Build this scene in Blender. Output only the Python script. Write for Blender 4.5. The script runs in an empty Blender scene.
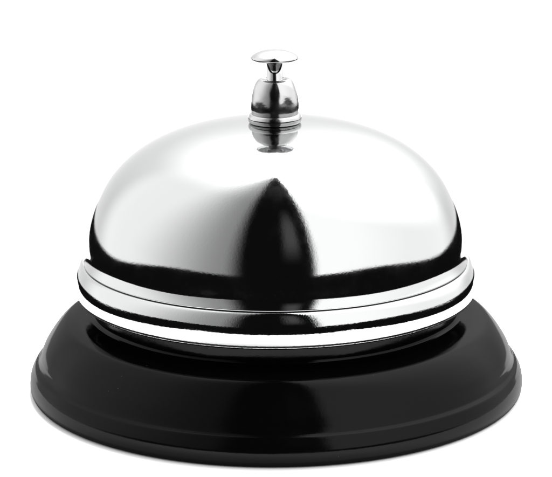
import bpy, bmesh, math, random
from mathutils import Vector, Matrix

S = 0.001            # all profiles below are in millimetres
scene = bpy.context.scene
col = scene.collection

# ------------------------------------------------------------------ camera
W, H = 1024, 885
scene.render.resolution_x, scene.render.resolution_y = W, H
cam_data = bpy.data.cameras.new("camera")
cam = bpy.data.objects.new("camera", cam_data)
col.objects.link(cam)
scene.camera = cam
CAM_D, CAM_H, PITCH, ROLL = 397.0, 132.0, 14.9, 0.30
cam_data.sensor_fit = 'HORIZONTAL'
cam_data.sensor_width = 36.0
cam_data.lens = 36.0 * 2372.0 / 552.0
cam_data.shift_x = 0.5 / 552.0
cam_data.clip_start = 0.01
cam_data.clip_end = 50.0
cam.location = (0, -CAM_D * S, CAM_H * S)
cam.rotation_euler = (Matrix.Rotation(math.radians(90 - PITCH), 3, 'X')
                      @ Matrix.Rotation(math.radians(-ROLL), 3, 'Z')).to_euler()

scene.view_settings.view_transform = 'Standard'
scene.view_settings.look = 'None'
scene.view_settings.exposure = 0.45
scene.view_settings.gamma = 1

# ------------------------------------------------------------------ world: a dark studio with tall softboxes
world = bpy.data.worlds.new("World")
scene.world = world
world.use_nodes = True
nt = world.node_tree
nt.nodes.clear()


class Expr:
    """tiny helper that chains Math nodes"""
    def __init__(self, tree):
        self.t = tree

    def m(self, op, a, b=None, c=None):
        n = self.t.nodes.new('ShaderNodeMath')
        n.operation = op
        for i, v in enumerate((a, b, c)):
            if v is None:
                continue
            if isinstance(v, (int, float)):
                n.inputs[i].default_value = v
            else:
                self.t.links.new(v, n.inputs[i])
        return n.outputs[0]

    def ss(self, v, a, b, lo=0.0, hi=1.0):
        n = self.t.nodes.new('ShaderNodeMapRange')
        n.interpolation_type = 'SMOOTHSTEP'
        if a > b:
            a, b, lo, hi = b, a, hi, lo
        self.t.links.new(v, n.inputs['Value'])
        n.inputs['From Min'].default_value = a
        n.inputs['From Max'].default_value = b
        n.inputs['To Min'].default_value = lo
        n.inputs['To Max'].default_value = hi
        return n.outputs[0]


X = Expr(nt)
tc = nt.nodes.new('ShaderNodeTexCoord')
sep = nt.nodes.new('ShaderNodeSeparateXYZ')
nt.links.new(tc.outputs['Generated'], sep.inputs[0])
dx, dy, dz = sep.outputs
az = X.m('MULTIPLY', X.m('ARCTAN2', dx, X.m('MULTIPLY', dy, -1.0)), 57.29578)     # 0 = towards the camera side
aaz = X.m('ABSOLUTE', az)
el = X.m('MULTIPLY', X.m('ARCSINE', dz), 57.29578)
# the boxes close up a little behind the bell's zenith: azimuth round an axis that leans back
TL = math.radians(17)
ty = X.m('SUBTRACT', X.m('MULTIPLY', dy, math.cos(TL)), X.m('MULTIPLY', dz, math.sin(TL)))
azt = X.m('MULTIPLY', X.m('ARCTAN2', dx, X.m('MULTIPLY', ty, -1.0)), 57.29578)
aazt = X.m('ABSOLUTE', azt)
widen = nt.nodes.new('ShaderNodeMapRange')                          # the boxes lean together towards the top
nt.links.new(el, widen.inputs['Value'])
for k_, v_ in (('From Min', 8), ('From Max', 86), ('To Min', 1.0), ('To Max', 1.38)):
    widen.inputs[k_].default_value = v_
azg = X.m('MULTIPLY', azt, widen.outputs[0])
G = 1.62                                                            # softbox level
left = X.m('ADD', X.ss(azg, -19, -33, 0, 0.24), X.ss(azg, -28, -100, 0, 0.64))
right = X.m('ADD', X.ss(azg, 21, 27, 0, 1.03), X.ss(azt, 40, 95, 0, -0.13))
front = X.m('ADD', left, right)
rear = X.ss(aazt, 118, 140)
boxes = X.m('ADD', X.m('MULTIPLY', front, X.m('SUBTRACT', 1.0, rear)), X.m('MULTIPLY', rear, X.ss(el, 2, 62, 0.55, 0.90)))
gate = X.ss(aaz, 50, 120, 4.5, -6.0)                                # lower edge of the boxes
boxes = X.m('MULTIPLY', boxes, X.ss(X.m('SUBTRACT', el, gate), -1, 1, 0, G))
rear_white = X.m('MULTIPLY', X.ss(aaz, 158, 162, 0, 1.6), X.ss(el, -4, -6))                # white window painted into the world behind the table
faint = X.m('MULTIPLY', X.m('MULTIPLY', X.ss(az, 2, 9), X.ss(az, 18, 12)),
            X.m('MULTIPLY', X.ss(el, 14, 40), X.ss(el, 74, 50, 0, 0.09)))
L0 = Vector((0.34, 0.50, 0.80)).normalized()                         # centre of a soft bright lobe added to the world overhead
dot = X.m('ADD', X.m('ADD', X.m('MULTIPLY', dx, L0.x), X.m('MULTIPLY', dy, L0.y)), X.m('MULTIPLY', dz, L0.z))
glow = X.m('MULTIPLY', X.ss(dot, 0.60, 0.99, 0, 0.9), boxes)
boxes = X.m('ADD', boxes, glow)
total = X.m('ADD', X.m('ADD', boxes, rear_white), X.m('ADD', faint, 0.006))
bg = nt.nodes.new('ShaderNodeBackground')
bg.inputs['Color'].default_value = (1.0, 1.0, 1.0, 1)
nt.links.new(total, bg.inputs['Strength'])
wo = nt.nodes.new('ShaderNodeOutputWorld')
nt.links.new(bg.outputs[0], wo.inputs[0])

# unseen overhead light, added to wash the white table out
ld = bpy.data.lights.new("added_overhead_fill", 'AREA')
ld.shape = 'RECTANGLE'
ld.size, ld.size_y = 0.45, 0.45
ld.energy = 30.0
ld.color = (1, 1, 1)
lo = bpy.data.objects.new("added_overhead_fill", ld)
lo.location = (0.12, 0.58, 1.05)
lo.rotation_euler = (Vector((0, 0.08, 0)) - lo.location).to_track_quat('-Z', 'Y').to_euler()
col.objects.link(lo)


# ------------------------------------------------------------------ materials
def new_mat(name):
    m = bpy.data.materials.new(name)
    m.use_nodes = True
    return m, m.node_tree, m.node_tree.nodes['Principled BSDF']


def noise(t, scale, detail=3.0, rough=0.6, vec=None):
    n = t.nodes.new('ShaderNodeTexNoise')
    n.inputs['Scale'].default_value = scale
    n.inputs['Detail'].default_value = detail
    n.inputs['Roughness'].default_value = rough
    if vec is not None:
        t.links.new(vec, n.inputs['Vector'])
    return n.outputs['Fac']


def bump(t, h, strength, dist, prev=None):
    b = t.nodes.new('ShaderNodeBump')
    b.inputs['Strength'].default_value = strength
    b.inputs['Distance'].default_value = dist
    t.links.new(h, b.inputs['Height'])
    if prev is not None:
        t.links.new(prev, b.inputs['Normal'])
    return b.outputs[0]


def ring_coords(t, c):
    """radius, angle (much compressed) and height: noise in it runs in rings"""
    e = Expr(t)
    sp = t.nodes.new('ShaderNodeSeparateXYZ')
    t.links.new(c, sp.inputs[0])
    cb = t.nodes.new('ShaderNodeCombineXYZ')
    rad = e.m('SQRT', e.m('ADD', e.m('MULTIPLY', sp.outputs[0], sp.outputs[0]), e.m('MULTIPLY', sp.outputs[1], sp.outputs[1])))
    t.links.new(rad, cb.inputs[0])
    t.links.new(e.m('MULTIPLY', e.m('ARCTAN2', sp.outputs[0], sp.outputs[1]), 0.0007), cb.inputs[1])
    t.links.new(sp.outputs[2], cb.inputs[2])
    return cb


def metal(name, color, rough, grain, grain_scale, wave, wave_scale, spin=0.0):
    m, t, p = new_mat(name)
    c = t.nodes.new('ShaderNodeTexCoord').outputs['Object']
    p.inputs['Metallic'].default_value = 1.0
    p.inputs['Base Color'].default_value = color
    x = Expr(t)
    sm = x.ss(noise(t, 260, 4, 0.65, c), 0.35, 0.75, rough, rough * 2.0)
    t.links.new(sm, p.inputs['Roughness'])
    n = bump(t, noise(t, wave_scale, 2, 0.5, c), 1.0, wave)
    n = bump(t, noise(t, grain_scale, 2, 0.7, c), 1.0, grain, n)
    if spin:                                     # faint turning rings left by the lathe
        cb = ring_coords(t, c)
        n = bump(t, noise(t, 1500, 3, 0.7, cb.outputs[0]), 1.0, spin, n)
    t.links.new(n, p.inputs['Normal'])
    return m


chrome = metal('polished_chrome', (0.425, 0.427, 0.429, 1), 0.045, 0.000004, 2200, 0.00012, 22)
chrome_rim = metal('chrome_rim', (0.425, 0.427, 0.429, 1), 0.04, 0.000008, 2600, 0.00008, 30, 0.000002)
nickel = metal('cast_nickel', (0.40, 0.40, 0.40, 1), 0.12, 0.00001, 1600, 0.00002, 420, 0.000004)
bright_nickel = metal('turned_nickel', (0.41, 0.41, 0.413, 1), 0.08, 0.000003, 2500, 0.00004, 200)

paint, t, p = new_mat('black_gloss_paint')
c = t.nodes.new('ShaderNodeTexCoord').outputs['Object']
p.inputs['Base Color'].default_value = (0.0012, 0.0012, 0.0013, 1)
p.inputs['Specular IOR Level'].default_value = 0.09
x = Expr(t)
t.links.new(x.ss(noise(t, 90, 5, 0.7, c), 0.3, 0.8, 0.08, 0.15), p.inputs['Roughness'])
n = bump(t, noise(t, 35, 2, 0.5, c), 1.0, 0.00010)
n = bump(t, noise(t, 1400, 2, 0.6, c), 1.0, 0.000006, n)
n = bump(t, noise(t, 1800, 4, 0.75, ring_coords(t, c).outputs[0]), 1.0, 0.000003, n)
t.links.new(n, p.inputs['Normal'])

# a few specks of dust caught on the paint
v = t.nodes.new('ShaderNodeTexVoronoi')
v.inputs['Scale'].default_value = 640
t.links.new(c, v.inputs['Vector'])
speck = x.m('MULTIPLY', x.ss(v.outputs['Distance'], 0.075, 0.03, 0, 1), x.ss(noise(t, 120, 2, 0.5, c), 0.56, 0.64))
mx = t.nodes.new('ShaderNodeMix')
mx.data_type = 'RGBA'
t.links.new(speck, mx.inputs[0])
mx.inputs[6].default_value = (0.0012, 0.0012, 0.0013, 1)
mx.inputs[7].default_value = (0.035, 0.035, 0.035, 1)
t.links.new(mx.outputs[2], p.inputs['Base Color'])
# lacquer: a weak mirror that grows only a little towards grazing angles
dif = t.nodes.new('ShaderNodeBsdfDiffuse')
glo = t.nodes.new('ShaderNodeBsdfGlossy')
lw = t.nodes.new('ShaderNodeLayerWeight')
lw.inputs['Blend'].default_value = 0.5
msh = t.nodes.new('ShaderNodeMixShader')
t.links.new(mx.outputs[2], dif.inputs['Color'])
t.links.new(p.inputs['Roughness'].links[0].from_socket, glo.inputs['Roughness'])
for sh in (dif, glo, lw):
    t.links.new(p.inputs['Normal'].links[0].from_socket, sh.inputs['Normal'])
t.links.new(x.m('ADD', x.m('MULTIPLY', x.m('POWER', lw.outputs['Facing'], 4.0), 0.16), 0.0095), msh.inputs[0])
t.links.new(dif.outputs[0], msh.inputs[1])
t.links.new(glo.outputs[0], msh.inputs[2])
t.links.new(msh.outputs[0], t.nodes['Material Output'].inputs['Surface'])

white, t, p = new_mat('white_table_paper')
c = t.nodes.new('ShaderNodeTexCoord').outputs['Object']
p.inputs['Base Color'].default_value = (0.94, 0.94, 0.94, 1)
p.inputs['Roughness'].default_value = 0.9
p.inputs['Specular IOR Level'].default_value = 0.1
t.links.new(bump(t, noise(t, 900, 3, 0.6, c), 0.3, 0.00005), p.inputs['Normal'])


# ------------------------------------------------------------------ mesh helpers
def catmull(pts, n=10):
    """smooth an open profile of (radius, height) points"""
    P = [tuple(2 * a - b for a, b in zip(pts[0], pts[1]))] + list(pts) + \
        [tuple(2 * a - b for a, b in zip(pts[-1], pts[-2]))]
    out = []
    for i in range(1, len(P) - 2):
        for k in range(n):
            u = k / n
            out.append(tuple(0.5 * (2 * b + (-a + c_) * u + (2 * a - 5 * b + 4 * c_ - d) * u * u
                                    + (-a + 3 * b - 3 * c_ + d) * u ** 3)
                             for a, b, c_, d in zip(*P[i - 1:i + 3])))
    out.append(tuple(pts[-1]))
    return [(max(r, 0.0), z) for r, z in out]


def lathe(name, profile, mat, parent, seg=320, z0=0.0, close=False, wobble=None):
    """turn a profile (mm) round the z axis into one mesh"""
    bm = bmesh.new()
    rings = []
    for r, z in profile:
        if r < 1e-4:
            rings.append([bm.verts.new((0, 0, (z - z0) * S))])
        else:
            ring = []
            for i in range(seg):
                a = 2 * math.pi * i / seg
                rr = r + (wobble(a, z) if wobble else 0.0)
                ring.append(bm.verts.new((rr * S * math.cos(a), rr * S * math.sin(a), (z - z0) * S)))
            rings.append(ring)
    pairs = list(zip(rings[:-1], rings[1:]))
    if close:
        pairs.append((rings[-1], rings[0]))
    for A, B in pairs:
        if len(A) == 1 and len(B) == 1:
            continue
        for i in range(seg):
            j = (i + 1) % seg
            if len(A) == 1:
                bm.faces.new((A[0], B[i], B[j]))
            elif len(B) == 1:
                bm.faces.new((A[i], A[j], B[0]))
            else:
                bm.faces.new((A[i], A[j], B[j], B[i]))
    bmesh.ops.recalc_face_normals(bm, faces=bm.faces)
    me = bpy.data.meshes.new(name)
    bm.to_mesh(me)
    bm.free()
    for f in me.polygons:
        f.use_smooth = True
    me.materials.append(mat)
    o = bpy.data.objects.new(name, me)
    col.objects.link(o)
    o.parent = parent
    o.location = (0, 0, z0 * S)
    return o


# ------------------------------------------------------------------ the setting: a white table
bm = bmesh.new()
x0, x1, y0, y1, th = -0.080, 0.080, -0.106, 0.600, 0.02
vs = [bm.verts.new(v) for v in ((x0, y0, 0), (x1, y0, 0), (x1, y1, 0), (x0, y1, 0),
                                (x0, y0, -th), (x1, y0, -th), (x1, y1, -th), (x0, y1, -th))]
for q in ((0, 1, 2, 3), (7, 6, 5, 4), (0, 4, 5, 1), (1, 5, 6, 2), (2, 6, 7, 3), (3, 7, 4, 0)):
    bm.faces.new([vs[i] for i in q])
bmesh.ops.bevel(bm, geom=list(bm.edges), offset=0.001, segments=2, affect='EDGES')
bmesh.ops.recalc_face_normals(bm, faces=bm.faces)
me = bpy.data.meshes.new('table_top')
bm.to_mesh(me)
bm.free()
me.materials.append(white)
table = bpy.data.objects.new('table_top', me)
col.objects.link(table)
table['kind'] = 'structure'

# ------------------------------------------------------------------ the service bell
bell = bpy.data.objects.new('service_bell', None)
bell.empty_display_size = 0.02
col.objects.link(bell)
bell.location = (0, 0, 0.0)
bell['label'] = 'polished chrome service bell on a glossy black round base, standing on plain white'
bell['category'] = 'bell'

# black pressed-steel base: rolled lip, convex skirt, flat top under the dome
base_pts = [(40.0, 0.6), (41.7, 0.08), (42.55, 0.15), (42.93, 0.7), (43.05, 1.5), (42.98, 2.5), (42.75, 3.4), (42.4, 4.15),
            (42.08, 4.72), (41.76, 4.98), (41.44, 5.28), (41.12, 5.95), (40.9, 6.6), (40.4, 7.8), (39.5, 9.3), (38.45, 10.75),
            (37.5, 11.8), (36.65, 12.45), (35.7, 12.8), (34.5, 13.1), (32.8, 13.3), (31.9, 13.6), (31.5, 14.6), (31.4, 18.5)]  # inner drum wall added to block stray reflections from inside the dome
base_prof = catmull(base_pts, 10) + [(30.6, 19.0), (0, 19.0), (0, 12.0), (30, 12.0), (34, 9.2), (37.0, 3.5)]
base = lathe('base', base_prof, paint, bell, close=True)
base['label'] = 'glossy black round base with rolled lip'

# central post inside the bell carries the dome
post = lathe('post', [(0, 19.0), (4.0, 19.0), (4.0, 46.0), (0, 46.0)], bright_nickel, bell, seg=48, z0=19.0)

# chrome dome (outer skin, small flare into the rim, inner skin)
R, Z0, ZA, PP, QQ = 32.7, 23.9, 46.95, 2.58, 2.2
NT = 110
outer = []
for i in range(NT + 1):
    u = i / NT
    r = R * math.sin(u * math.pi / 2)
    z = Z0 + (ZA - Z0) * max(0.0, 1 - (r / R) ** PP) ** (1 / QQ)
    outer.append((r, z))
outer = outer[:-4]
outer = [p_ for p_ in outer if p_[1] > 25.8]
outer += catmull([(32.66, 25.3), (32.70, 24.85), (32.80, 24.4), (32.97, 23.95), (33.20, 23.5)], 6) + [(33.30, 23.33), (33.36, 23.24),
          (33.34, 23.12), (33.2, 23.0), (32.6, 23.0)]
inner = [(31.9, 24.0), (31.9, 25.5)] + [(r * (R - 0.8) / R, Z0 + (z - Z0) * (ZA - Z0 - 0.8) / (ZA - Z0))
                          for r, z in reversed(outer[:88:6])]
inner[-1] = (0.0, inner[-1][1])
dome = lathe('dome', outer + inner, chrome, bell, seg=384, z0=23.0)
dome['label'] = 'mirror polished chrome dome'

# rolled rim below the crease
rim_prof = catmull([(33.28, 22.93), (33.5, 22.85), (33.85, 22.55), (34.25, 21.95), (34.58, 21.2), (34.75, 20.4), (34.82, 19.7),
                    (34.80, 19.1), (34.71, 18.4), (34.52, 17.75), (34.36, 17.35), (34.27, 17.12),
                    (34.15, 16.98), (33.98, 16.94), (33.84, 17.05), (33.8, 17.25)], 8)
rim_prof += [(33.9, 18.0), (34.0, 20.0), (33.6, 21.5), (32.7, 22.4), (32.4, 22.98)]
rim = lathe('rim', rim_prof, chrome_rim, bell, seg=384, z0=16.9, close=True)
rim['label'] = 'rolled chrome rim around the foot of the dome'

# domed nut with a collar
rng = random.Random(4)
ph = [rng.uniform(0, 6.28) for _ in range(6)]


def cast(a, z):
    return 0.02 * math.sin(3 * a + ph[0] + z) + 0.012 * math.sin(5 * a + ph[1] - 1.7 * z) + 0.008 * math.sin(8 * a + ph[2] + 2.3 * z)


nut_prof = catmull([(1.75, 53.6), (2.0, 54.35), (2.35, 54.55), (2.85, 54.35), (3.3, 53.7), (3.68, 52.7), (3.95, 51.4), (4.12, 50.1),
                    (4.13, 49.3), (4.06, 48.8), (4.0, 48.5), (3.85, 48.3), (3.6, 48.2)], 6)
nut = lathe('nut', [(0, 53.6)] + nut_prof + [(3.4, 47.4), (0, 47.4)], nickel, bell, seg=128, z0=47.4, wobble=cast)
nut['label'] = 'domed cast metal nut'
collar_prof = catmull([(3.4, 48.45), (4.0, 48.43), (4.34, 48.25), (4.56, 47.8), (4.56, 47.3), (4.38, 46.9), (3.95, 46.7)], 6)
collar = lathe('collar', [(0, 48.45)] + collar_prof + [(0, 46.7)], nickel, nut, seg=128, z0=0,
               wobble=lambda a, z: 0.02 * math.sin(4 * a + 1.3) + 0.015 * math.sin(9 * a))
collar.location = (0, 0, (0.12 - 47.4) * S)

# push button: flat mushroom head on a thin stem
btn = lathe('push_button', [(0, 59.5)] + catmull([(0.8, 59.47), (2.0, 59.3), (3.0, 58.98), (3.7, 58.6), (4.03, 58.28), (4.08, 58.05),
                                                    (3.95, 57.86), (3.5, 57.7), (2.6, 57.55), (1.6, 57.5)], 8) + [(0, 57.5)],
            bright_nickel, bell, seg=128, z0=53.4)
btn['label'] = 'flat mushroom shaped push button'
stem = lathe('stem', [(0, 57.7), (1.36, 57.7), (1.36, 54.3), (1.42, 54.2), (1.42, 53.4), (0, 53.4)], bright_nickel, btn, seg=96, z0=53.4)
stem.location = (0, 0, 0)

# ------------------------------------------------------------------ render
scene.render.engine = 'CYCLES'
scene.cycles.max_bounces = 10
scene.cycles.glossy_bounces = 8
scene.cycles.use_denoising = True
